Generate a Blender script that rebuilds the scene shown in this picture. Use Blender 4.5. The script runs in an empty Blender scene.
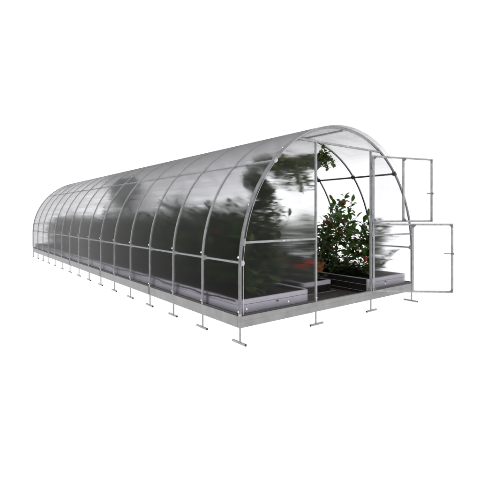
import bpy, bmesh, math, random
from mathutils import Vector, Matrix
S = bpy.context.scene
COL = S.collection

# ------------------------------------------------------------------ camera, world, light, exposure
cd = bpy.data.cameras.new("camera"); cam = bpy.data.objects.new("camera", cd); COL.objects.link(cam)
cam.location = (-2.2519, -2.9329, 1.0484)
cam.rotation_euler = (math.radians(90), 0, -0.6547)
cd.sensor_fit = 'HORIZONTAL'; cd.sensor_width = 36; cd.lens = 36 * 398.2 / 480
cd.shift_y = -(240 - 214.99) / 480
cd.clip_start = 0.05; cd.clip_end = 500
S.camera = cam
W = bpy.data.worlds.new("World"); S.world = W; W.use_nodes = True
bg = W.node_tree.nodes["Background"]
bg.inputs[0].default_value = (1, 1, 1, 1); bg.inputs[1].default_value = 1.5
sd = bpy.data.lights.new("added_soft_lamp", 'AREA'); sd.energy = 260; sd.size = 5; sd.color = (1, .985, .96)  # added soft lamp out of frame, gives the outside some direction
so = bpy.data.objects.new("added_soft_lamp", sd); COL.objects.link(so); so.location = (-6, -4, 9)
so.rotation_euler = Vector((0.75, 0.35, -0.9)).to_track_quat('-Z', 'Y').to_euler()
S.view_settings.view_transform = 'Standard'; S.view_settings.look = 'None'
S.view_settings.exposure = 0; S.view_settings.gamma = 1
S.render.engine = 'CYCLES'
cy = S.cycles
cy.max_bounces = 24; cy.transmission_bounces = 24; cy.transparent_max_bounces = 24; cy.diffuse_bounces = 4; cy.glossy_bounces = 8
cy.caustics_refractive = True; cy.caustics_reflective = True; cy.blur_glossy = 0.3
cy.use_denoising = True; cy.denoising_input_passes = 'RGB'; cy.sample_clamp_indirect = 6

# ------------------------------------------------------------------ materials
def newmat(name):
    m = bpy.data.materials.new(name); m.use_nodes = True
    nt = m.node_tree; nt.nodes.clear()
    out = nt.nodes.new('ShaderNodeOutputMaterial')
    return m, nt, out

def N(nt, t, **kw):
    n = nt.nodes.new(t)
    for k, v in kw.items(): setattr(n, k, v)
    return n

def solid(name, c1, c2=None, scale=8, rough=.5, metal=0, spec=.5, bump=0, bscale=60, stretch=(1, 1, 1), rvar=.15, transl=0, detail=6):
    """principled surface whose colour wanders between two tones by noise, with a fine bump"""
    m, nt, out = newmat(name)
    b = N(nt, 'ShaderNodeBsdfPrincipled')
    tc = N(nt, 'ShaderNodeTexCoord'); mp = N(nt, 'ShaderNodeMapping'); mp.inputs['Scale'].default_value = stretch
    nt.links.new(tc.outputs['Object'], mp.inputs[0])
    nz = N(nt, 'ShaderNodeTexNoise'); nz.inputs['Scale'].default_value = scale; nz.inputs['Detail'].default_value = detail
    nt.links.new(mp.outputs[0], nz.inputs['Vector'])
    cr = N(nt, 'ShaderNodeValToRGB'); cr.color_ramp.elements[0].position = .3; cr.color_ramp.elements[1].position = .7
    cr.color_ramp.elements[0].color = (*c1, 1); cr.color_ramp.elements[1].color = (*(c2 or c1), 1)
    nt.links.new(nz.outputs[0], cr.inputs[0]); nt.links.new(cr.outputs[0], b.inputs['Base Color'])
    b.inputs['Metallic'].default_value = metal; b.inputs['Specular IOR Level'].default_value = spec
    mr = N(nt, 'ShaderNodeMapRange'); mr.inputs[3].default_value = max(0, rough - rvar); mr.inputs[4].default_value = min(1, rough + rvar)
    nt.links.new(nz.outputs[0], mr.inputs[0]); nt.links.new(mr.outputs[0], b.inputs['Roughness'])
    if bump:
        n2 = N(nt, 'ShaderNodeTexNoise'); n2.inputs['Scale'].default_value = bscale; n2.inputs['Detail'].default_value = 4
        nt.links.new(mp.outputs[0], n2.inputs['Vector'])
        bp = N(nt, 'ShaderNodeBump'); bp.inputs['Strength'].default_value = bump; bp.inputs['Distance'].default_value = .01
        nt.links.new(n2.outputs[0], bp.inputs['Height']); nt.links.new(bp.outputs[0], b.inputs['Normal'])
    sh = b.outputs[0]
    if transl:
        tr = N(nt, 'ShaderNodeBsdfTranslucent'); nt.links.new(cr.outputs[0], tr.inputs[0])
        mx = N(nt, 'ShaderNodeMixShader'); mx.inputs[0].default_value = transl
        nt.links.new(sh, mx.inputs[1]); nt.links.new(tr.outputs[0], mx.inputs[2]); sh = mx.outputs[0]
    nt.links.new(sh, out.inputs[0])
    return m

def poly(name, tint, axis, blur, other=.15, ior=1.2, fres=1.12, streak=22, grazing=.25, rmaxi=.12, ridge_shade=0):
    """twin wall plastic sheet: fine flutes scatter what is seen through it mostly along one axis; thicker path = darker"""
    m, nt, out = newmat(name); L = nt.links.new
    g = N(nt, 'ShaderNodeNewGeometry')
    sc = N(nt, 'ShaderNodeVectorMath', operation='SCALE'); sc.inputs['Scale'].default_value = 1733.0; L(g.outputs['Position'], sc.inputs[0])
    wn = N(nt, 'ShaderNodeTexWhiteNoise', noise_dimensions='3D'); L(sc.outputs[0], wn.inputs['Vector'])
    sb = N(nt, 'ShaderNodeVectorMath', operation='SUBTRACT'); sb.inputs[1].default_value = (.5, .5, .5); L(wn.outputs['Color'], sb.inputs[0])
    wv = tuple(1.0 if a == axis else other for a in range(3))
    ml = N(nt, 'ShaderNodeVectorMath', operation='MULTIPLY'); ml.inputs[1].default_value = wv; L(sb.outputs[0], ml.inputs[0])
    # streaks: strength of the scatter changes from flute to flute
    st = tuple(.6 if a == axis else 1.0 for a in range(3))
    mp = N(nt, 'ShaderNodeMapping'); mp.inputs['Scale'].default_value = tuple((.03 if a == axis else 1.0) * streak for a in range(3)); L(g.outputs['Position'], mp.inputs[0])
    nz = N(nt, 'ShaderNodeTexNoise'); nz.inputs['Scale'].default_value = 1; nz.inputs['Detail'].default_value = 5; L(mp.outputs[0], nz.inputs['Vector'])
    mr = N(nt, 'ShaderNodeMapRange'); mr.inputs[1].default_value = .3; mr.inputs[2].default_value = .7
    mr.inputs[3].default_value = blur * .35; mr.inputs[4].default_value = blur * 1.5; L(nz.outputs[0], mr.inputs[0])
    dt = N(nt, 'ShaderNodeVectorMath', operation='DOT_PRODUCT'); L(g.outputs['Normal'], dt.inputs[0]); L(g.outputs['Incoming'], dt.inputs[1])
    ab = N(nt, 'ShaderNodeMath', operation='ABSOLUTE'); L(dt.outputs['Value'], ab.inputs[0])
    s2 = N(nt, 'ShaderNodeVectorMath', operation='SCALE'); L(ml.outputs[0], s2.inputs[0]); jm = N(nt, 'ShaderNodeMath', operation='MULTIPLY'); L(mr.outputs[0], jm.inputs[0]); L(ab.outputs[0], jm.inputs[1]); L(jm.outputs[0], s2.inputs['Scale'])
    ad = N(nt, 'ShaderNodeVectorMath', operation='ADD'); L(g.outputs['Normal'], ad.inputs[0]); L(s2.outputs[0], ad.inputs[1])
    nm = N(nt, 'ShaderNodeVectorMath', operation='NORMALIZE'); L(ad.outputs[0], nm.inputs[0])
    # Beer's law in the sheet
    mxm = N(nt, 'ShaderNodeMath', operation='MAXIMUM'); mxm.inputs[1].default_value = grazing; L(ab.outputs[0], mxm.inputs[0])
    iv = N(nt, 'ShaderNodeMath', operation='DIVIDE'); iv.inputs[0].default_value = 1; L(mxm.outputs[0], iv.inputs[1])
    cc = N(nt, 'ShaderNodeCombineColor')
    for i in range(3):
        pw = N(nt, 'ShaderNodeMath', operation='POWER'); pw.inputs[0].default_value = tint[i]; L(iv.outputs[0], pw.inputs[1]); L(pw.outputs[0], cc.inputs[i])
    rf = N(nt, 'ShaderNodeBsdfRefraction'); rf.inputs['IOR'].default_value = ior; rf.inputs['Roughness'].default_value = .02
    L(cc.outputs[0], rf.inputs[0]); L(nm.outputs[0], rf.inputs['Normal'])
    gl = N(nt, 'ShaderNodeBsdfAnisotropic'); gl.inputs['Roughness'].default_value = .12; gl.inputs[0].default_value = (.95, .95, .96, 1)
    fr = N(nt, 'ShaderNodeFresnel'); fr.inputs[0].default_value = fres
    ib = N(nt, 'ShaderNodeMath', operation='SUBTRACT'); ib.inputs[0].default_value = 1; L(g.outputs['Backfacing'], ib.inputs[1])
    fm = N(nt, 'ShaderNodeMath', operation='MULTIPLY'); cl = N(nt, 'ShaderNodeMath', operation='MINIMUM'); cl.inputs[1].default_value = rmaxi; L(fr.outputs[0], cl.inputs[0]); L(cl.outputs[0], fm.inputs[0]); L(ib.outputs[0], fm.inputs[1])
    mx = N(nt, 'ShaderNodeMixShader'); L(fm.outputs[0], mx.inputs[0]); L(rf.outputs[0], mx.inputs[1]); L(gl.outputs[0], mx.inputs[2])
    sh = mx.outputs[0]
    if ridge_shade:   # painted shade: roof greyed towards the ridge, mottled by noise
        sx = N(nt, 'ShaderNodeSeparateXYZ'); L(g.outputs['True Normal'], sx.inputs[0])
        az = N(nt, 'ShaderNodeMath', operation='ABSOLUTE'); L(sx.outputs[2], az.inputs[0])
        dm = N(nt, 'ShaderNodeMapRange'); dm.inputs[1].default_value = .72; dm.inputs[2].default_value = 1.0; dm.inputs[4].default_value = ridge_shade; L(az.outputs[0], dm.inputs[0])
        dn = N(nt, 'ShaderNodeTexNoise'); dn.inputs['Scale'].default_value = 5; dn.inputs['Detail'].default_value = 6; L(g.outputs['Position'], dn.inputs['Vector'])
        dr = N(nt, 'ShaderNodeMapRange'); dr.inputs[1].default_value = .3; dr.inputs[2].default_value = .7; dr.inputs[3].default_value = .65; dr.inputs[4].default_value = 1.25; L(dn.outputs[0], dr.inputs[0])
        dd = N(nt, 'ShaderNodeMath', operation='MULTIPLY'); L(dm.outputs[0], dd.inputs[0]); L(dr.outputs[0], dd.inputs[1])
        df = N(nt, 'ShaderNodeBsdfDiffuse'); df.inputs[0].default_value = (.15, .15, .155, 1)
        tl = N(nt, 'ShaderNodeBsdfTranslucent'); tl.inputs[0].default_value = (.6, .6, .62, 1)
        dx = N(nt, 'ShaderNodeMixShader'); dx.inputs[0].default_value = .35; L(df.outputs[0], dx.inputs[1]); L(tl.outputs[0], dx.inputs[2])
        fx = N(nt, 'ShaderNodeMixShader'); L(dd.outputs[0], fx.inputs[0]); L(sh, fx.inputs[1]); L(dx.outputs[0], fx.inputs[2]); sh = fx.outputs[0]
    L(sh, out.inputs[0])
    return m

def clear(name, c=.985):
    m, nt, out = newmat(name)
    t = N(nt, 'ShaderNodeBsdfTransparent'); 
    tc = N(nt, 'ShaderNodeTexCoord'); mp = N(nt, 'ShaderNodeMapping'); mp.inputs['Scale'].default_value = (30, 30, .4)
    nz = N(nt, 'ShaderNodeTexNoise'); nz.inputs['Scale'].default_value = 1
    nt.links.new(tc.outputs['Object'], mp.inputs[0]); nt.links.new(mp.outputs[0], nz.inputs['Vector'])
    cr = N(nt, 'ShaderNodeValToRGB'); cr.color_ramp.elements[0].color = (c - .03, c - .03, c - .028, 1); cr.color_ramp.elements[1].color = (c + .01, c + .01, c + .01, 1)
    nt.links.new(nz.outputs[0], cr.inputs[0]); nt.links.new(cr.outputs[0], t.inputs[0])
    gl = N(nt, 'ShaderNodeBsdfAnisotropic'); gl.inputs['Roughness'].default_value = .1
    fr = N(nt, 'ShaderNodeFresnel'); fr.inputs[0].default_value = 1.15
    mx = N(nt, 'ShaderNodeMixShader'); nt.links.new(fr.outputs[0], mx.inputs[0]); nt.links.new(t.outputs[0], mx.inputs[1]); nt.links.new(gl.outputs[0], mx.inputs[2])
    nt.links.new(mx.outputs[0], out.inputs[0])
    return m

M = {}
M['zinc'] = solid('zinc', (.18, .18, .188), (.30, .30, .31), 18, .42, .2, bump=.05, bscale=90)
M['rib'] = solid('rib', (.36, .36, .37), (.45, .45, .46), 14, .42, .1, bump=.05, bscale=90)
M['beam'] = solid('beam', (.165, .165, .165), (.225, .225, .225), 9, .5, .2, bump=.04, bscale=80, stretch=(1, 1, 1))
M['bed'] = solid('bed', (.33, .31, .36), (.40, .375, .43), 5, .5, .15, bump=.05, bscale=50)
M['dark'] = solid('dark', (.012, .012, .013), (.02, .02, .022), 20, .6, 0, bump=.1)
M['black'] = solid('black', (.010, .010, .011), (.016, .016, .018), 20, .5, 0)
M['splice'] = solid('splice', (.08, .08, .085), (.12, .12, .125), 30, .5, .2)
M['white'] = solid('white', (.60, .60, .61), (.66, .66, .66), 20, .35)
M['cap'] = solid('cap', (.006, .006, .006), (.01, .01, .01), 20, .6)
M['soil'] = solid('soil', (.007, .005, .004), (.018, .013, .010), 25, .9, 0, .05, bump=1, bscale=45)
M['path'] = solid('path', (.020, .017, .014), (.045, .039, .033), 16, .8, 0, .3, bump=.6, bscale=60)
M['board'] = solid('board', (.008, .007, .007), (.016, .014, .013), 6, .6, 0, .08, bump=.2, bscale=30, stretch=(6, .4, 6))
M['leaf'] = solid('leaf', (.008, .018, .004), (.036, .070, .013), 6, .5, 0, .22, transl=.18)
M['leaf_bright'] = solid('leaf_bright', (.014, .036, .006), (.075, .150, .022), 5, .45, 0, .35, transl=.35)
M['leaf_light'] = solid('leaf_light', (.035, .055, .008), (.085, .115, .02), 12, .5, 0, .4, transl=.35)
M['stem'] = solid('stem', (.030, .040, .012), (.05, .045, .02), 12, .7)
M['fruit'] = solid('fruit', (.11, .003, .003), (.22, .008, .006), 8, .4, 0, .25)
M['petal'] = solid('petal', (.55, .010, .006), (.75, .04, .02), 20, .5, 0, .4, transl=.3)
M['clay'] = solid('clay', (.36, .11, .035), (.46, .16, .06), 9, .8, 0, .2, bump=.3)
M['hose'] = solid('hose', (.012, .012, .013), (.02, .02, .02), 9, .5)
M['cover'] = poly('cover', (.912, .912, .917), 1, .45, other=.5, grazing=.42, ridge_shade=.30, rmaxi=.095)
M['panel'] = poly('panel', (.968, .968, .972), 0, .44, other=.12, fres=1.2)
M['pane'] = clear('pane')

# ------------------------------------------------------------------ mesh builder
class MB:
    def __init__(s): s.v = []; s.f = []; s.smooth = []; s.mi = []
    def add(s, vs, fs, smooth=False, mi=0):
        o = len(s.v); s.v += [Vector(v) for v in vs]
        for f in fs: s.f.append([o + i for i in f]); s.smooth.append(smooth); s.mi.append(mi)
    def box(s, a, b, mi=0, bev=0.0):
        x0, y0, z0 = (min(a[i], b[i]) for i in range(3)); x1, y1, z1 = (max(a[i], b[i]) for i in range(3))
        if bev <= 0:
            vs = [(x, y, z) for x in (x0, x1) for y in (y0, y1) for z in (z0, z1)]
            s.add(vs, [(0, 1, 3, 2), (4, 6, 7, 5), (0, 4, 5, 1), (2, 3, 7, 6), (0, 2, 6, 4), (1, 5, 7, 3)], mi=mi); return
        bm = bmesh.new(); bmesh.ops.create_cube(bm, size=1)
        for v in bm.verts: v.co = Vector(((x0 + x1) / 2 + v.co.x * (x1 - x0), (y0 + y1) / 2 + v.co.y * (y1 - y0), (z0 + z1) / 2 + v.co.z * (z1 - z0)))
        bmesh.ops.bevel(bm, geom=bm.edges[:], offset=bev, segments=1, affect='EDGES')
        bm.verts.index_update()
        s.add([v.co.copy() for v in bm.verts], [[v.index for v in f.verts] for f in bm.faces], mi=mi); bm.free()
    def sweep(s, path, prof, frames, closed=False, smooth=True, mi=None):
        """prof: list of (u, v); frames: list of (U, V) per path point"""
        n = len(prof); vs = []
        for p, (U, V) in zip(path, frames):
            for (u, v) in prof: vs.append(Vector(p) + U * u + V * v)
        fs = []; mis = []
        for i in range(len(path) - 1):
            for k in range(n):
                fs.append((i * n + k, i * n + (k + 1) % n, (i + 1) * n + (k + 1) % n, (i + 1) * n + k)); mis.append(mi[k] if mi else 0)
        fs.append(tuple(range(n - 1, -1, -1))); fs.append(tuple((len(path) - 1) * n + k for k in range(n))); mis += [0, 0]
        o = len(s.v); s.v += vs
        for f, m_ in zip(fs, mis): s.f.append([o + i for i in f]); s.smooth.append(smooth and len(f) == 4); s.mi.append(m_)
    def tube(s, pts, r, n=8, smooth=True, r2=None):
        pts = [Vector(p) for p in pts]; fr = []; up = None
        path = pts
        for i, p in enumerate(path):
            d = (path[min(i + 1, len(path) - 1)] - path[max(i - 1, 0)]).normalized()
            if up is None:
                up = Vector((0, 0, 1)) if abs(d.z) < .9 else Vector((1, 0, 0))
            U = d.cross(up).normalized(); up = U.cross(d).normalized(); fr.append((U, up))
        rr = [r + ((r2 if r2 is not None else r) - r) * i / max(1, len(path) - 1) for i in range(len(path))]
        nv = []
        o = len(s.v)
        for p, (U, V), q in zip(path, fr, rr):
            for k in range(n):
                a = 2 * math.pi * k / n; s.v.append(p + U * (q * math.cos(a)) + V * (q * math.sin(a)))
        for i in range(len(path) - 1):
            for k in range(n):
                s.f.append([o + i * n + k, o + i * n + (k + 1) % n, o + (i + 1) * n + (k + 1) % n, o + (i + 1) * n + k]); s.smooth.append(smooth); s.mi.append(0)
        s.f.append([o + k for k in range(n)][::-1]); s.f.append([o + (len(path) - 1) * n + k for k in range(n)]); s.smooth += [False, False]; s.mi += [0, 0]
    def ball(s, c, r, nu=10, nv=7, sq=(1, 1, 1)):
        c = Vector(c); vs = [c + Vector((0, 0, r * sq[2]))]
        for j in range(1, nv):
            t = math.pi * j / nv
            for i in range(nu):
                a = 2 * math.pi * i / nu; vs.append(c + Vector((r * sq[0] * math.sin(t) * math.cos(a), r * sq[1] * math.sin(t) * math.sin(a), r * sq[2] * math.cos(t))))
        vs.append(c - Vector((0, 0, r * sq[2]))); fs = []
        for i in range(nu):
            fs.append((0, 1 + i, 1 + (i + 1) % nu)); fs.append((len(vs) - 1, 1 + (nv - 2) * nu + (i + 1) % nu, 1 + (nv - 2) * nu + i))
            for j in range(nv - 2): fs.append((1 + j * nu + i, 1 + (j + 1) * nu + i, 1 + (j + 1) * nu + (i + 1) % nu, 1 + j * nu + (i + 1) % nu))
        s.add(vs, fs, True)
    def lathe(s, c, prof, n=20):
        c = Vector(c); o = len(s.v)
        for (r, z) in prof:
            for k in range(n):
                a = 2 * math.pi * k / n; s.v.append(c + Vector((r * math.cos(a), r * math.sin(a), z)))
        for i in range(len(prof) - 1):
            for k in range(n):
                s.f.append([o + i * n + k, o + i * n + (k + 1) % n, o + (i + 1) * n + (k + 1) % n, o + (i + 1) * n + k]); s.smooth.append(True); s.mi.append(0)
        s.f.append([o + k for k in range(n)][::-1]); s.smooth.append(False); s.mi.append(0)
        s.f.append([o + (len(prof) - 1) * n + k for k in range(n)]); s.smooth.append(False); s.mi.append(0)

ORG = {}
def fix_normals(me):
    bm = bmesh.new(); bm.from_mesh(me); bmesh.ops.recalc_face_normals(bm, faces=bm.faces[:]); bm.to_mesh(me); bm.free()
def obj(name, mb, mats, parent=None, origin=None):
    if not isinstance(mats, (list, tuple)): mats = [mats]
    if origin is None:
        xs = mb.v; origin = Vector([sum((min(v[i] for v in xs), max(v[i] for v in xs))) / 2 for i in range(2)] + [min(v.z for v in xs)])
    origin = Vector(origin)
    me = bpy.data.meshes.new(name); me.from_pydata([v - origin for v in mb.v], [], mb.f)
    if name not in ('foliage', 'flower', 'soil'): me.update(); fix_normals(me)
    for m in mats: me.materials.append(m)
    me.polygons.foreach_set('use_smooth', mb.smooth)
    me.polygons.foreach_set('material_index', mb.mi); me.update()
    if name not in ('foliage', 'flower', 'soil'): me.set_sharp_from_angle(angle=math.radians(42))
    o = bpy.data.objects.new(name, me); COL.objects.link(o)
    if parent is not None:
        o.parent = parent; o.location = origin - ORG[parent.name]
    else: o.location = origin
    ORG[o.name] = origin
    return o
def again(o, parent, origin, rot=None):
    """another instance of a one mesh part"""
    c = o.copy(); COL.objects.link(c); c.parent = parent; c.location = Vector(origin) - ORG[parent.name]; ORG[c.name] = Vector(origin)
    if rot is not None: c.rotation_euler = rot
    return c
def thing(name, label, cat, loc, group=None):
    o = bpy.data.objects.new(name, None); COL.objects.link(o); o.location = loc; o.empty_display_size = .1
    o['label'] = label; o['category'] = cat
    if group: o['group'] = group
    ORG[o.name] = Vector(loc); return o
def tag(o, label, cat, group=None):
    o['label'] = label; o['category'] = cat
    if group: o['group'] = group
def copy_tree(root, loc, rz, label, group):
    r = root.copy(); COL.objects.link(r); r.location = loc; r.rotation_euler = (0, 0, rz); r['label'] = label; r['group'] = group
    for ch in list(root.children):
        c = ch.copy(); COL.objects.link(c); c.parent = r
        for g in list(ch.children):
            d = g.copy(); COL.objects.link(d); d.parent = c
    return r

# ------------------------------------------------------------------ greenhouse dimensions (metres)
WID = 3.0; SP = 0.6486; NR = 16; LEN = SP * (NR - 1); ZC = 0.55; R = 1.5; BT = 0.106
XD1, XD2, ZD = 1.039, 2.047, 1.848          # door posts and lintel
ZX, ZP, XR, ZR = 0.79, 0.60, 1.078, 1.604   # front crossbar, lower purlin, upper purlin
def arch_pts(r, z0, n=40):
    """points and outward normals of the hoop: straight legs, half circle"""
    off = r - R; P = []
    for z in (z0, (z0 + ZC) / 2): P.append((Vector((-off, 0, z)), Vector((-1, 0, 0))))
    for i in range(n + 1):
        a = math.pi - math.pi * i / n; P.append((Vector((1.5 + r * math.cos(a), 0, ZC + r * math.sin(a))), Vector((math.cos(a), 0, math.sin(a)))))
    for z in ((z0 + ZC) / 2, z0): P.append((Vector((3 + off, 0, z)), Vector((1, 0, 0))))
    return P
def arch_x(z): return math.sqrt(R * R - (z - ZC) ** 2) if z > ZC else R

GH = thing('greenhouse', 'long tunnel greenhouse with grey metal hoops, smoky clear plastic cover and open front doors', 'greenhouse', (1.5, LEN / 2, 0))
Yv = Vector((0, 1, 0))

# base beams: C section sheet, in lengths of three bays on the sides
def beam_side(x, y0, y1, out):
    mb = MB(); t = .004
    mb.box((x - .016, y0 + .0015, 0), (x + .016, y1 - .0015, BT), bev=.003)
    return obj('base_beam', mb, M['beam'], GH)
for x, out in ((0, -1), (WID, 1)):
    for k in range(5):
        bmo = beam_side(x, 3 * k * SP + (.017 if k == 0 else 0), 3 * (k + 1) * SP - (.017 if k == 4 else 0), out)
        if k:
            mb = MB(); y = 3 * k * SP; mb.box((x + out * .0165, y - .013, .004), (x + out * .021, y + .013, BT - .004), bev=.001)
            obj('splice_plate', mb, M['splice'], bmo)
for y, sgn in ((0, -1), (LEN, 1)):
    mb = MB()
    mb.box((-.016, y - .016, 0), (WID + .016, y + .016, .060), bev=.002)
    mb.box((-.0155, y - .0145, .0595), (WID + .0155, y + .0145, .064))
    mb.box((-.016, y - .016, .0635), (WID + .016, y + .016, BT), bev=.002)
    fb = obj('base_beam', mb, M['beam'], GH)
# dark sealing strip between beam and cover
for a, b in (((-.008, .03, BT), (.008, LEN - .03, .126)), ((WID - .008, .03, BT), (WID + .008, LEN - .03, .126)),
             ((.012, -.008, BT), (XD1 - .014, .008, .126)), ((XD2 + .014, -.008, BT), (WID - .012, .008, .126)), ((.012, LEN - .008, BT), (WID - .012, LEN + .008, .126))):
    mb = MB(); mb.box(a, b); obj('seal_strip', mb, M['dark'], GH)

# bolts and clamps used many times
mb = MB(); mb.lathe((0, 0, 0), [(.010, 0), (.010, .003), (.007, .008), (.003, .010)], 10)
bolt_proto = None
def bolt(parent, p, direction, sc=1.0):
    global bolt_proto
    q = Vector(direction).to_track_quat('Z', 'Y').to_euler()
    if bolt_proto is None:
        o = obj('bolt', mb, M['white'], parent, (0, 0, 0)); bolt_proto = o; o.location = Vector(p) - ORG[parent.name]; o.rotation_euler = q
    else: o = again(bolt_proto, parent, p, q)
    o.scale = (sc, sc, sc); return o
bolt_mb = mb

# arches: square tube with the galvanised side out and inner faces painted black as backlit shade
def arch(i):
    y = i * SP; h = .0125 if i in (0, NR - 1) else .0105
    mbx = MB(); path = []; fr = []
    for p, n in arch_pts(R, .09):
        path.append(p + Yv * y); fr.append((n, Yv))
    b = .003
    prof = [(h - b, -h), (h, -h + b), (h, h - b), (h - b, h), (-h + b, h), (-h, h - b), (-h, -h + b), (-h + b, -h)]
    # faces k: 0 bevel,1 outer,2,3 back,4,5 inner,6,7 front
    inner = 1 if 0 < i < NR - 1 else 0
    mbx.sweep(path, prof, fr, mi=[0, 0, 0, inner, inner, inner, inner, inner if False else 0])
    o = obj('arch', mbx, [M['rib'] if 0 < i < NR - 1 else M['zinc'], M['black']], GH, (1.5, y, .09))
    # bolts through the cover
    for s in (-1, 1):
        x = 1.5 + s * 1.5168
        bolt(o, (x, y, ZP + .055), (s, 0, 0), 1.0 if i else 1.15)
        bolt(o, (x, y, .150), (s, 0, 0), .9)
    if i in (0, 3, 6, 9, 12):
        for ang in (157, 129):
            a = math.radians(ang); bolt(o, (1.5 + 1.5168 * math.cos(a), y, ZC + 1.5168 * math.sin(a)), (math.cos(a), 0, math.sin(a)), .7)
    return o
arches = [arch(i) for i in range(NR)]

# purlins inside the hoops
pur = []
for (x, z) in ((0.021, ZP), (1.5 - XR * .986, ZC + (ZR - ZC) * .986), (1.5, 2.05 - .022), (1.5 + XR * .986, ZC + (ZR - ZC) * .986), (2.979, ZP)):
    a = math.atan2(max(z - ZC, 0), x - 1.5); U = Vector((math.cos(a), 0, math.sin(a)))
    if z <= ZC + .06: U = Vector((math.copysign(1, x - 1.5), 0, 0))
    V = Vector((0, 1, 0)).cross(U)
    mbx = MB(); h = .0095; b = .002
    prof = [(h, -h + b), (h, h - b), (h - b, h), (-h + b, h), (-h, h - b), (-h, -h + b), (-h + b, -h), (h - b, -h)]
    dk = 1 if x > 1.6 and z > 1 else 0  # right roof purlin: backlit shade painted black on inner faces, clamps darkened too
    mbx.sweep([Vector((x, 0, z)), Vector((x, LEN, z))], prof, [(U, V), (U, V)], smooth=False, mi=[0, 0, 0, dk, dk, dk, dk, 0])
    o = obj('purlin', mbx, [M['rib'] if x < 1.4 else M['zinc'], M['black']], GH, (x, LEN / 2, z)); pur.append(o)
    # clamps at each hoop
    first = None
    for i in range(1 if z > 2 else 0, NR):
        c = Vector((x, i * SP, z)) + U * .006
        if first is None:
            mbc = MB()
            mbc.sweep([Vector((0, -.022, 0)), Vector((0, -.018, 0)), Vector((0, .018, 0)), Vector((0, .022, 0))],
                      [(.015, -.024), (.015, .024), (.002, .027), (-.018, .020), (-.022, 0), (-.018, -.020), (.002, -.027)], [(U, V)] * 4, smooth=False)
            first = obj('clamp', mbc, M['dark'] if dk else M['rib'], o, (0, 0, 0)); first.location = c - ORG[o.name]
        else: again(first, o, c)

# ground anchors: a stake with a T foot
def anchor_mesh(along):
    mbx = MB()
    mbx.tube([(0, 0, .0), (0, 0, -.128)], .0095, 10)
    d = Vector((0, 1, 0)) if along == 'y' else Vector((1, 0, 0))
    c = Vector((0, 0, -.140)) + d * .014
    mbx.tube([c - d * .1, c + d * .1], .0125, 12)
    o = len(mbx.f)
    for k in (1, 2):
        mbx.mi[-k] = 1
    return mbx
proto = {}
def anchor(x, y, along):
    if along not in proto: proto[along] = o = obj('ground_anchor', anchor_mesh(along), [M['zinc'], M['cap']], GH, (0, 0, 0)); o.location = Vector((x, y, 0)) - ORG[GH.name]
    else: again(proto[along], GH, (x, y, 0))
for x in (0, WID):
    for i in range(NR): anchor(x, i * SP, 'y')
for y in (0, LEN):
    for x in (XD1, XD2): anchor(x, y, 'x')

# cover: 6 mm twin wall sheet, overhanging both ends a little
mbx = MB(); n = 0; y0, y1 = -.07, LEN + .05
ring = arch_pts(1.5165, .137, 64) ; ring2 = arch_pts(1.5132, .137, 64)
vs = []; fs = []; rim_faces = []
m_ = len(ring)
for y in (y0, y1):
    vs += [p + Yv * y for p, _ in ring]; vs += [p + Yv * y for p, _ in ring2]
A, B, C_, D = 0, m_, 2 * m_, 3 * m_
sm = []
for i in range(m_ - 1):
    fs.append((A + i, A + i + 1, C_ + i + 1, C_ + i))       # outer
    fs.append((B + i + 1, B + i, D + i, D + i + 1))         # inner
    fs.append((A + i + 1, A + i, B + i, B + i + 1)); fs.append((C_ + i, C_ + i + 1, D + i + 1, D + i))
    rim_faces += [4 * i + 2, 4 * i + 3]
fs.append((A, C_, D, B)); e = m_ - 1; fs.append((A + e, B + e, D + e, C_ + e))
mbx.add(vs, fs, True)
for k in rim_faces: mbx.mi[k] = 1
cover = obj('cover', mbx, [M['cover'], M['rib']], GH, (1.5, LEN / 2, .112))

# end panels: thin sheets cut to the hoop
def sheet(outline, y, t=.005):
    mbx = MB(); n = len(outline)
    vs = [(x, y, z) for x, z in outline] + [(x, y + t, z) for x, z in outline]
    fs = [tuple(range(n)), tuple(range(2 * n - 1, n - 1, -1))] + [(i, n + i, n + (i + 1) % n, (i + 1) % n) for i in range(n)]
    mbx.add(vs, fs); return mbx
ri = R - .014
def arc_from(xa, xb, k=24):
    """points on the inner hoop between x = xa and x = xb"""
    pts = []
    a0 = math.acos((xa - 1.5) / ri); a1 = math.acos((xb - 1.5) / ri)
    for i in range(k + 1):
        a = a0 + (a1 - a0) * i / k; pts.append((1.5 + ri * math.cos(a), ZC + ri * math.sin(a)))
    return pts
zb = .136
xs = math.sqrt(ri * ri - (ZD - .012 - ZC) ** 2); xt = math.sqrt(ri * ri - (ZD + .012 - ZC) ** 2) - .0005
left = [(.014, zb), (XD1 - .013, zb), (XD1 - .013, ZD - .012)] + arc_from(1.5 - xs, .0141)
right = [(XD2 + .013, zb), (2.986, zb)] + arc_from(2.9859, 1.5 + xs) + [(XD2 + .013, ZD - .012)]
# over the door
top = [(1.5 - xt, ZD + .0122), (1.5 + xt, ZD + .0122)] + arc_from(1.5 + xt - .0005, 1.5 - xt + .0005)
for ol in (left, right): 
    o = obj('end_panel', sheet(ol, -.003), M['panel'], GH)
obj('end_panel', sheet(top, -.003), M['pane'], GH)
back = [(.014, zb), (2.986, zb)] + arc_from(2.9859, .0141, 48)
obj('end_panel', sheet(back, LEN - .003), M['panel'], GH)

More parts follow.
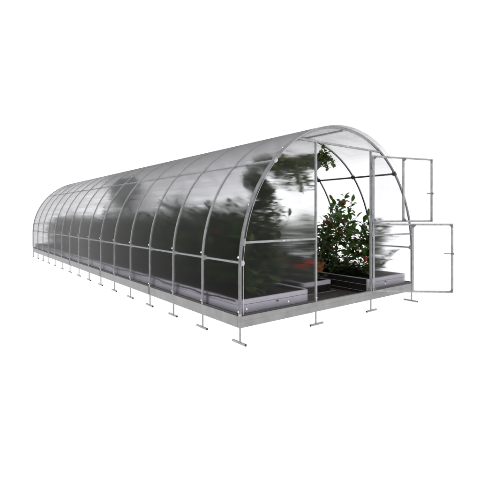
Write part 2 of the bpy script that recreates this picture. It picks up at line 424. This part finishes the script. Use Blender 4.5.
# frame of the front and back walls
def post(x, y, z0, z1, h=.0125):
    b = MB(); b.box((x - h, y - h, z0), (x + h, y + h, z1), bev=.003); return b
def zarch(x): return ZC + math.sqrt((R - .012) ** 2 - (x - 1.5) ** 2)
for y in (0, LEN):
    for x in (XD1, XD2): 
        o = obj('door_post', post(x, y, BT, ZD + .013), M['zinc'], GH)
        if y == 0 and x < 1.5: bolt(o, (x - .0005, -.0125, .150), (0, -1, 0), .8); bolt(o, (x, -.0125, ZX - .12), (0, -1, 0), .8)
    b = MB(); xl = 1.5 - math.sqrt((R - .012) ** 2 - (ZD - ZC) ** 2)
    b.box((xl, y - .011, ZD - .011), (XD1 - .0127, y + .011, ZD + .011), bev=.002)
    b.box((XD1 + .0127, y - .011, ZD - .011), (XD2 - .0127, y + .011, ZD + .011), bev=.002)
    b.box((XD2 + .0127, y - .011, ZD - .011), (3 - xl, y + .011, ZD + .011), bev=.002)
    o = obj('lintel', b, M['zinc'], GH)
    if y == 0:
        for x in (1.09, 1.57, 1.98): bolt(o, (x, -.0125, ZD), (0, -1, 0), .6)
    for xa, xb in ((arch_x(ZX), None),):
        x0 = 1.5 - arch_x(ZX) + .012
        for (p, q) in ((x0, XD1 - .0127), (XD2 + .0127, 3 - x0)):
            b = MB(); b.box((p, y - .012, ZX - .011), (q, y + .010, ZX + .011), bev=.002)
            o = obj('crossbar', b, M['zinc'], GH)
            if y == 0: bolt(o, ((p + q) / 2 + .02, -.0125, ZX), (0, -1, 0), .9)
# plates where arch and crossbar join, small bolts at the foot of the end panels
for x in (.03, 2.97):
    b = MB(); b.box((x - .022, -.0165, ZX - .03), (x + .022, -.0131, ZX + .04), bev=.0015); obj('joint_plate', b, M['zinc'], GH)
o = arches[0]
for x in (.075, .62, 2.35, 2.8): bolt(o, (x, -.0035, .165), (0, -1, 0), .9)

# stable door: two leaves hinged on the right post, both swung open
def leaf_door(ang, width, z0, z1, hz):
    d = Vector((math.cos(ang), math.sin(ang), 0)); nrm = Vector((d.y, -d.x, 0))
    hinge = Vector((XD2 - .003, -.0295, 0)); h = .0115
    def bar(mb_, u0, u1, za, zb_):
        Mx = Matrix(((d.x, nrm.x, 0, hinge.x), (d.y, nrm.y, 0, hinge.y), (0, 0, 1, 0), (0, 0, 0, 1)))
        t = MB(); t.box((u0, -h, za), (u1, h, zb_), bev=.003)
        mb_.add([Mx @ v for v in t.v], t.f)
    fr = MB(); w = 2 * h
    bar(fr, 0, w, z0, z1); bar(fr, width - w, width, z0, z1); bar(fr, width / 2 - h, width / 2 + h, z0 + w + .0003, z1 - w - .0003)
    bar(fr, w + .0003, width - w - .0003, z1 - w, z1); bar(fr, w + .0003, width - w - .0003, z0, z0 + w)
    o = obj('door_leaf', fr, M['zinc'], GH, hinge + Vector((0, 0, z0)))
    Mx = Matrix(((d.x, nrm.x, 0, hinge.x), (d.y, nrm.y, 0, hinge.y), (0, 0, 1, 0), (0, 0, 0, 1)))
    for (u0, u1) in ((w, width / 2 - h), (width / 2 + h, width - w)):
        t = MB(); t.box((u0 + .001, -.002, z0 + w + .001), (u1 - .001, .002, z1 - w - .001)); p = MB(); p.add([Mx @ v for v in t.v], t.f)
        obj('pane', p, M['pane'], o)
    # corner brackets: small triangular plates
    for (u, su) in ((w, 1), (width / 2 - h, -1), (width / 2 + h, 1), (width - w, -1)):
        for (z, sz) in ((z0 + w, 1), (z1 - w, -1)):
            if abs(u - width / 2) < .1 and sz * 1 == 1 and z0 < .5: continue
            t = MB(); g = .024
            tri = [(u - su * .010, z - sz * .010), (u + su * g, z - sz * .010), (u + su * g, z + sz * .002), (u + su * .002, z + sz * g), (u - su * .010, z + sz * g)]
            vs = [(a, h + .0005, b_) for a, b_ in tri] + [(a, h + .004, b_) for a, b_ in tri]
            t.add(vs, [tuple(range(5)), tuple(range(9, 4, -1))] + [(i, 5 + i, 5 + (i + 1) % 5, (i + 1) % 5) for i in range(5)])
            p = MB(); p.add([Mx @ v for v in t.v], t.f); obj('corner_bracket', p, M['splice'], o)
    # handle: pivot, turning latch
    t = MB(); t.tube([(width - h, h, hz), (width - h, h + .014, hz)], .012, 12)
    t.box((width - .115, h + .008, hz - .006), (width - .02, h + .014, hz + .006), bev=.002)
    p = MB(); p.add([Mx @ v for v in t.v], t.f); obj('handle', p, M['splice'], o)
    for z in (z0 + .13, z1 - .13):
        t = MB(); t.tube([(-.006, 0, z - .03), (-.006, 0, z + .03)], .0075, 10); t.box((-.02, -.008, z - .022), (.018, -.012, z + .022), bev=.001)
        p = MB(); p.add([Mx @ v for v in t.v], t.f); obj('hinge', p, M['zinc'], o)
    return o
up = leaf_door(math.radians(-17.5), .95, .956, 1.785, 1.33)
up['label'] = 'upper door leaf swung wide open'
lo = leaf_door(math.radians(-43), .95, .102, .944, .58)
lo['label'] = 'lower door leaf swung half open towards the viewer'

# ------------------------------------------------------------------ ground inside
b = MB(); b.box((.03, .03, .004), (2.97, LEN - .03, .045)); g = obj('ground', b, M['path']); g['kind'] = 'structure'

# ------------------------------------------------------------------ raised beds
def bed(label, x0, x1, y0, y1, zt, lit_left, lit_right, rim=False, front=True):
    t = thing('raised_bed', label, 'garden bed', ((x0 + x1) / 2, (y0 + y1) / 2, .045), 'raised beds in the greenhouse')
    th = .024; zm = .045 + (zt - .045) * .62
    def boards(a, c, mat, name, split=True):
        mb_ = MB(); zs = [.047, (zt + .14) / 2 - .002, zt] if split else [.047, zt]
        for k in range(len(zs) - 1):
            mb_.box((a[0], a[1], zs[k] + .0012), (c[0], c[1], zs[k + 1] - .0012), bev=.0025)
        return obj(name, mb_, mat, t)
    inner = M['board']  # interior shade put into the colour: inward facing boards near black
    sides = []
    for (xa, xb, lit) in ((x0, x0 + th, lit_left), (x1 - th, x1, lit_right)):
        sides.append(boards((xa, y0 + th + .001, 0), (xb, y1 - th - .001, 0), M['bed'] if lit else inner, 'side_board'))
        if not lit:
            for z in (zt, zm, .080):
                mb_ = MB(); xo = -.004 if xa == x0 else .004
                mb_.box((xa - .004, y0 + th + .002, z - .003), (xb + .004, y1 - th - .002, z + .004)) if z == zt else mb_.box((xa + xo, y0 + th + .002, z - .002), (xa + xo + (.01 if xo < 0 else th - .008 + .004), y1 - th - .002, z + .002))
                obj('edge_strip', mb_, M['zinc'], t)
    for ya in (y0, y1 - th):
        if rim:
            mb_ = MB(); mb_.box((x0, ya, .047), (x1, ya + th, zt - .052), bev=.002); obj('end_board', mb_, inner, t)
            mb_ = MB(); mb_.box((x0 - .004, ya - .004, zt - .051), (x1 + .004, ya + th, zt + .004), bev=.003); obj('end_cap', mb_, M['bed'], t)
            mb_ = MB(); mb_.box((x0 - .06, ya - .006, .0455), (x1 + .09, ya - .001, .052)); obj('edge_strip', mb_, M['zinc'], t)
        else: boards((x0, ya, 0), (x1, ya + th, 0), M['bed'], 'end_board')
    # soil with an uneven top
    rnd = random.Random(int(x0 * 100)); mb_ = MB(); nx, ny = 8, 90; vs = []; fs = []
    for j in range(ny + 1):
        for i in range(nx + 1):
            x = x0 + th + .001 + (x1 - x0 - 2 * th - .002) * i / nx; y = y0 + th + .001 + (y1 - y0 - 2 * th - .002) * j / ny
            vs.append((x, y, zt - .035 + rnd.uniform(-.012, .018) + .02 * math.sin(math.pi * i / nx)))
    for j in range(ny):
        for i in range(nx): fs.append((j * (nx + 1) + i, j * (nx + 1) + i + 1, (j + 1) * (nx + 1) + i + 1, (j + 1) * (nx + 1) + i))
    mb_.add(vs, fs, True); obj('soil', mb_, M['soil'], t)
    if lit_left or lit_right:
        xb_ = x0 - .0005 if lit_left else x1 + .0005; first = None
        for i in range(1, NR - 1):  # small dark plates on the outer board, one beside each hoop
            if first is None:
                mb_ = MB(); mb_.box((-.012, -.016, .055), (0, .016, zt + .004) if lit_left else (.012, .016, zt + .004), bev=.002) if lit_left else mb_.box((0, -.016, .055), (.012, .016, zt + .004), bev=.002)
                first = obj('dark_plate', mb_, M['splice'], t, (0, 0, 0)); first.location = Vector((xb_, i * SP - .028, 0)) - ORG[t.name]
            else: again(first, t, (xb_, i * SP - .028, 0))
    if front and not rim:
        mb_ = MB(); xx = x0 + (x1 - x0) * .52 if x0 < 1 else x0 + (x1 - x0) * .45
        mb_.tube([(xx, y0 - .001, .172), (xx, y0 - .010, .172)], .011, 10); obj('bolt', mb_, M['dark'], t)
    return t
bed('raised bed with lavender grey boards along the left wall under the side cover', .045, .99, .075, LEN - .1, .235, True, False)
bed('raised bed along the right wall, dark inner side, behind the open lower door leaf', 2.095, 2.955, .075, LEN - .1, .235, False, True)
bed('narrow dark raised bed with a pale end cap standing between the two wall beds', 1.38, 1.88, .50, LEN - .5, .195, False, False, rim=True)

# dark hose snaking along the outer edge of the left bed
rnd = random.Random(4); pts = []
y = .12
while y < LEN - .4:
    k = math.sin(y * 7.3) * .5 + math.sin(y * 3.1 + 1) * .5
    pts.append((.032 - .004 * math.sin(y * 5), y, .214 + .014 * k + rnd.uniform(-.004, .004))); y += .05
b = MB(); b.tube(pts, .007, 6); h = obj('irrigation_hose', b, M['hose']); tag(h, 'thin dark hose snaking along the outer top edge of the left raised bed', 'hose')

# ------------------------------------------------------------------ plants
def leaf(mb_, p, d, up_, ln, wd, droop=.35):
    d = d.normalized(); s = d.cross(up_)
    if s.length < 1e-3: s = Vector((1, 0, 0))
    s.normalize(); n = s.cross(d).normalized()
    q = []
    for (t, w, dz) in ((0, 0, 0), (.28, .75, .06), (.58, 1, -.02), (.85, .55, -.2), (1, 0, -.38)):
        c = p + d * (t * ln) + n * (dz * droop * ln)
        q.append((c, c + s * (w * wd / 2) + n * (.10 * w * wd), c - s * (w * wd / 2) + n * (.10 * w * wd)))
    vs = [q[0][0]]
    for k in (1, 2, 3): vs += [q[k][0], q[k][1], q[k][2]]
    vs.append(q[4][0])
    mb_.add(vs, [(0, 2, 1), (0, 1, 3), (1, 2, 5, 4), (1, 4, 6, 3), (4, 5, 8, 7), (4, 7, 9, 6), (7, 8, 10), (7, 10, 9)], True)

def rdir(rnd, el0, el1):
    a = rnd.uniform(0, 2 * math.pi); e = math.radians(rnd.uniform(el0, el1)); return Vector((math.cos(a) * math.cos(e), math.sin(a) * math.cos(e), math.sin(e)))

def bush(seed, height, spread, stems, nside, lf=.075, rmax=.39):
    rnd = random.Random(seed); st = MB(); fo = MB(); fruit = []
    def shoot(p, d, length, r, step, lsize, depth):
        pts = [p.copy()]; t = 0
        while t < length:
            d = (d + Vector((rnd.gauss(0, .10), rnd.gauss(0, .10), .05 + (.04 if depth == 0 else -.02)))).normalized()
            hd = Vector((p.x, p.y, 0))
            if hd.length > rmax * .7: d = (d - hd * .6).normalized()
            p = p + d * step; t += step; pts.append(p.copy())
            if depth == 0 and rnd.random() < nside and p.z < height * .9:
                sd_ = (rdir(rnd, -5, 50) + d * .3).normalized(); shoot(p.copy(), sd_, rnd.uniform(.14, .34) * (1.15 - .5 * p.z / height), r * .55, step * .9, lsize, 1)
            for _ in range(rnd.choice((1, 2, 2))):
                ld = (rdir(rnd, -35, 45) + d * .35).normalized(); pp = p + ld * .02
                L_ = lsize * rnd.uniform(.65, 1.3) * (1 - .35 * (t / length) ** 2)
                e_ = pp + ld * L_
                if math.hypot(e_.x, e_.y) > rmax or e_.z < .0: continue
                leaf(fo, pp, ld, Vector((rnd.gauss(0, .3), rnd.gauss(0, .3), 1)), L_, L_ * rnd.uniform(.5, .68), rnd.uniform(.2, .9))
            if depth == 1 and rnd.random() < .10: fruit.append(p + Vector((0, 0, -.045)))
        st.tube(pts, r, 5, True, r * .45)
        leaf(fo, p, d, Vector((0, 0, 1)) if abs(d.z) < .9 else Vector((1, 0, 0)), lsize, lsize * .55, .3)
    for k in range(stems):
        a = 2 * math.pi * k / stems + rnd.uniform(-.4, .4); q = rnd.uniform(.05, spread * .75)
        p = Vector((math.cos(a) * q * .8, math.sin(a) * q, 0))
        d = Vector((math.cos(a) * .30 * rnd.random(), math.sin(a) * .35 * rnd.random(), 1)).normalized()
        shoot(p, d, height * rnd.uniform(.55, 1.02), .007, .042, lf, 0)
    return st, fo, fruit, rnd

fr_mb = MB(); fr_mb.ball((0, 0, 0), .03, 12, 8, (1, 1, 1.15))
fruit_proto = None
def make_plant(seed, height, label, group, loc, nf=7, name='fruiting_plant', stems=10, nside=.55, lf=.10, mat='leaf'):
    global fruit_proto
    st, fo, fruit, rnd = bush(seed, height, .46, stems, nside, lf)
    t = thing(name, label, 'plant', (0, 0, 0), group)
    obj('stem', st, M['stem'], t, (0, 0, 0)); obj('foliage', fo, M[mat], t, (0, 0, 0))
    rnd.shuffle(fruit)
    for p in fruit[:nf]:
        if fruit_proto is None: fruit_proto = o = obj('fruit', fr_mb, M['fruit'], t, (0, 0, 0)); o.location = p
        else: o = again(fruit_proto, t, p)
        s = rnd.uniform(.75, 1.25); o.scale = (s, s, s * rnd.uniform(.9, 1.4))
    t.location = loc; return t
ORD = ['first', 'second', 'third', 'fourth', 'fifth', 'sixth', 'seventh', 'eighth', 'ninth', 'tenth', 'eleventh', 'twelfth', 'thirteenth', 'fourteenth', 'fifteenth']
protos = []
rp = random.Random(11)
HL = [1.0, 1.02, .98, 1.05, .86, .90, .95, .90, .82, .80, .80, .82, .80, .72, 0]
ZS = .205
for i in range(14):
    y = (i + .5) * SP + rp.uniform(-.04, .04) + (.15 if i == 0 else .03); x = .53 + rp.uniform(-.04, .04)
    lab = 'dark leafy plant in the left bed behind the %s side panel from the front' % ORD[i]
    if i < 4:
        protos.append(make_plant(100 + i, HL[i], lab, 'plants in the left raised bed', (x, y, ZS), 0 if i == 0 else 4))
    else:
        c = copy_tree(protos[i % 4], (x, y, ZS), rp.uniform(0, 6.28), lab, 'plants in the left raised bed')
        s = HL[i] / HL[i % 4]; c.scale = (1, 1, s)
# right bed: the nearest ones show through the doorway
RL = ['tallest leafy plant with red fruit in the middle of the open doorway',
      'shorter leafy plant just behind the tallest plant in the open doorway',
      'bushy leafy plant behind the terracotta pot on the left side of the open doorway']
for i in range(14):
    y = .60 + i * .61; x = 2.50 + rp.uniform(-.05, .05)
    lab = RL[i] if i < 3 else 'leafy plant in the right wall bed, %s back from the doorway' % ORD[i]
    if i < 3:   # loose, upright and brighter: these stand in the open doorway
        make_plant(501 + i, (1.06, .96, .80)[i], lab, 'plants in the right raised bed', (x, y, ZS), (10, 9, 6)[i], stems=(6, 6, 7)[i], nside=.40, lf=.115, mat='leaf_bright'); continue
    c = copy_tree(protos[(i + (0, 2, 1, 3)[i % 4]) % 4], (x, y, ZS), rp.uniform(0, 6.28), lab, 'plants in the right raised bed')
    s = (1.02, .74, .70, .8)[i] if i < 4 else rp.uniform(.75, .95); c.scale = (.95, .95, s)
# plant close behind the right front panel
st, fo, fruit, rnd = bush(909, .70, .26, 4, .30, .12, rmax=.25)
t = thing('fruiting_plant', 'grey blurred loose leaved plant close behind the right front panel', 'plant', (2.66, .34, ZS), 'plants in the right raised bed')
for nm_, mb_, mt_ in (('stem', st, 'stem'), ('foliage', fo, 'leaf')):
    for k in range(len(mb_.v)): mb_.v[k] = mb_.v[k] + Vector((2.66, .34, ZS))
    obj(nm_, mb_, M[mt_], t, (2.66, .34, ZS))
# low bushy fillers between the tall ones
for k in range(4):
    c = copy_tree(protos[(k + 1) % 4], (2.42 + .12 * (k % 2), .62 + k * .50, ZS - .01), k * 1.3, 'low bushy plant filling the right bed under the tall ones seen through the doorway', 'low filler plants in the right bed'); c.scale = (.85, .85, .17)

# low red flowering plants in the narrow bed
def flowerer(seed, label, loc, group):
    rnd = random.Random(seed); t = thing('flowering_plant', label, 'plant', (0, 0, 0), group)
    st, fo, _, _ = bush(seed, .20, .30, 6, .6, .06)
    obj('stem', st, M['stem'], t, (0, 0, 0)); obj('foliage', fo, M['leaf'], t, (0, 0, 0))
    for k in range(6):
        f = MB(); c = Vector((rnd.uniform(-.10, .10), rnd.uniform(-.10, .10), rnd.uniform(.17, .26)))
        for q in range(26):
            d = rdir(rnd, -20, 85); leaf(f, c + d * .012, d, Vector((rnd.gauss(0, 1), rnd.gauss(0, 1), 1)), .034, .026, .3)
        obj('flower', f, M['petal'], t, c)
    t.location = loc; return t
f0 = flowerer(31, 'red flowering plant at the pale capped end of the narrow middle bed', (1.62, .72, .165), 'flowering plants in the narrow bed')
f1 = flowerer(32, 'second low red flowering plant back from the pale end cap of the middle bed', (1.60, 1.15, .165), 'flowering plants in the narrow bed')
for i in range(2, 11):
    copy_tree((f0, f1)[i % 2], (1.62 + rp.uniform(-.04, .04), .72 + i * .44, .165), rp.uniform(0, 6.28), '%s low red flowering plant back from the pale end cap of the middle bed' % ORD[i], 'flowering plants in the narrow bed')

# terracotta pot on the right bed
t = thing('potted_plant', 'terracotta pot with a small leafy plant on the right bed beside the left door post', 'potted plant', (2.225, .99, .215))
b = MB(); b.lathe((2.225, .99, .215), [(.055, 0), (.075, .11), (.088, .112), (.092, .145), (.080, .146), (.076, .128)], 24); obj('pot', b, M['clay'], t)
st, fo, _, _ = bush(77, .30, .16, 5, .5, .065)
for mb_ in (st, fo):
    for k in range(len(mb_.v)): mb_.v[k] = mb_.v[k] + Vector((2.225, .99, .335))
obj('stem', st, M['stem'], t); obj('foliage', fo, M['leaf'], t)

# hanging plants: a bowl on a cord with trailing stems
def hanging(seed, label, top, zb_, radius, drop, n, mat, lf=.05, narrow=1.0, ps=1.0):
    rnd = random.Random(seed); x, y, zt = top
    t = thing('hanging_plant', label, 'hanging plant', (x, y, zb_), 'plants hanging from the roof frame')
    b = MB()
    for k in range(3):
        a = k * 2.094 + .4; b.tube([(x, y, zt), (x, y, zb_ + .26), (x + .075 * math.cos(a), y + .075 * math.sin(a), zb_ + .10)], .0022 * ps * ps, 5)
    obj('cord', b, M['dark'], t)
    b = MB(); b.lathe((x, y, zb_), [(r_ * ps, z_ * (.5 + .5 * ps)) for r_, z_ in ((.045, 0), (.075, .04), (.085, .10), (.090, .105), (.080, .106), (.074, .09))], 18); obj('pot', b, M['dark'], t)
    st = MB(); fo = MB()
    for k in range(n):
        a = rnd.uniform(0, 2 * math.pi); p = Vector((x, y, zb_ + .09)); d = Vector((math.cos(a) * narrow, math.sin(a) * narrow, rnd.uniform(.3, 1.3))).normalized()
        L_ = rnd.uniform(.45, 1) * (radius + drop); tt = 0; pts = [p.copy()]; g_ = rnd.uniform(.13, .24)
        while tt < L_:
            d = (d + Vector((rnd.gauss(0, .09), rnd.gauss(0, .09), -g_ * (1.0 if tt > .06 else .3)))).normalized()
            hd = Vector((p.x - x, p.y - y, 0))
            if hd.length > radius * narrow: d = (d - hd * .4).normalized()
            if math.hypot(p.x - 1.5, max(0, p.z - ZC)) > 1.38: d = (d + Vector((.5, 0, -.1))).normalized()
            if p.y < .12: d = (d + Vector((0, .5, 0))).normalized()
            p = p + d * .03; tt += .03; pts.append(p.copy())
            if p.z < zb_ - drop: break
            for _ in range(2):
                ld = rdir(rnd, -50, 40); l_ = lf * rnd.uniform(.6, 1.25); e_ = p + ld * l_
                if e_.y < .10 or math.hypot(e_.x - 1.5, max(0, e_.z - ZC)) > 1.45: continue
                leaf(fo, p, ld, Vector((rnd.gauss(0, .4), rnd.gauss(0, .4), 1)), l_, l_ * .68, .5)
        st.tube(pts, .0025, 4, True, .0012)
    obj('stem', st, M['stem'], t); obj('foliage', fo, mat, t)
    return t
hanging(1, 'bright green trailing plant hanging at the top left corner of the open doorway', (1.57, .50, 2.018), 1.62, .21, .14, 64, M['leaf_light'])
hanging(2, 'wide olive green trailing plant hanging behind the top of the left front panel', (.92, .45, 1.90), 1.50, .36, .22, 70, M['leaf_light'], .06)
hanging(3, 'long dark trailing plant hanging close behind the front left hoop', (.37, .36, 1.53), 1.33, .13, .62, 44, M['leaf'], .06, .7, .55)
hanging(4, 'dark trailing plant hanging alone under the roof near the middle of the tunnel', (.80, 4.70, 1.85), 1.46, .24, .70, 80, M['leaf'], .07, .8)
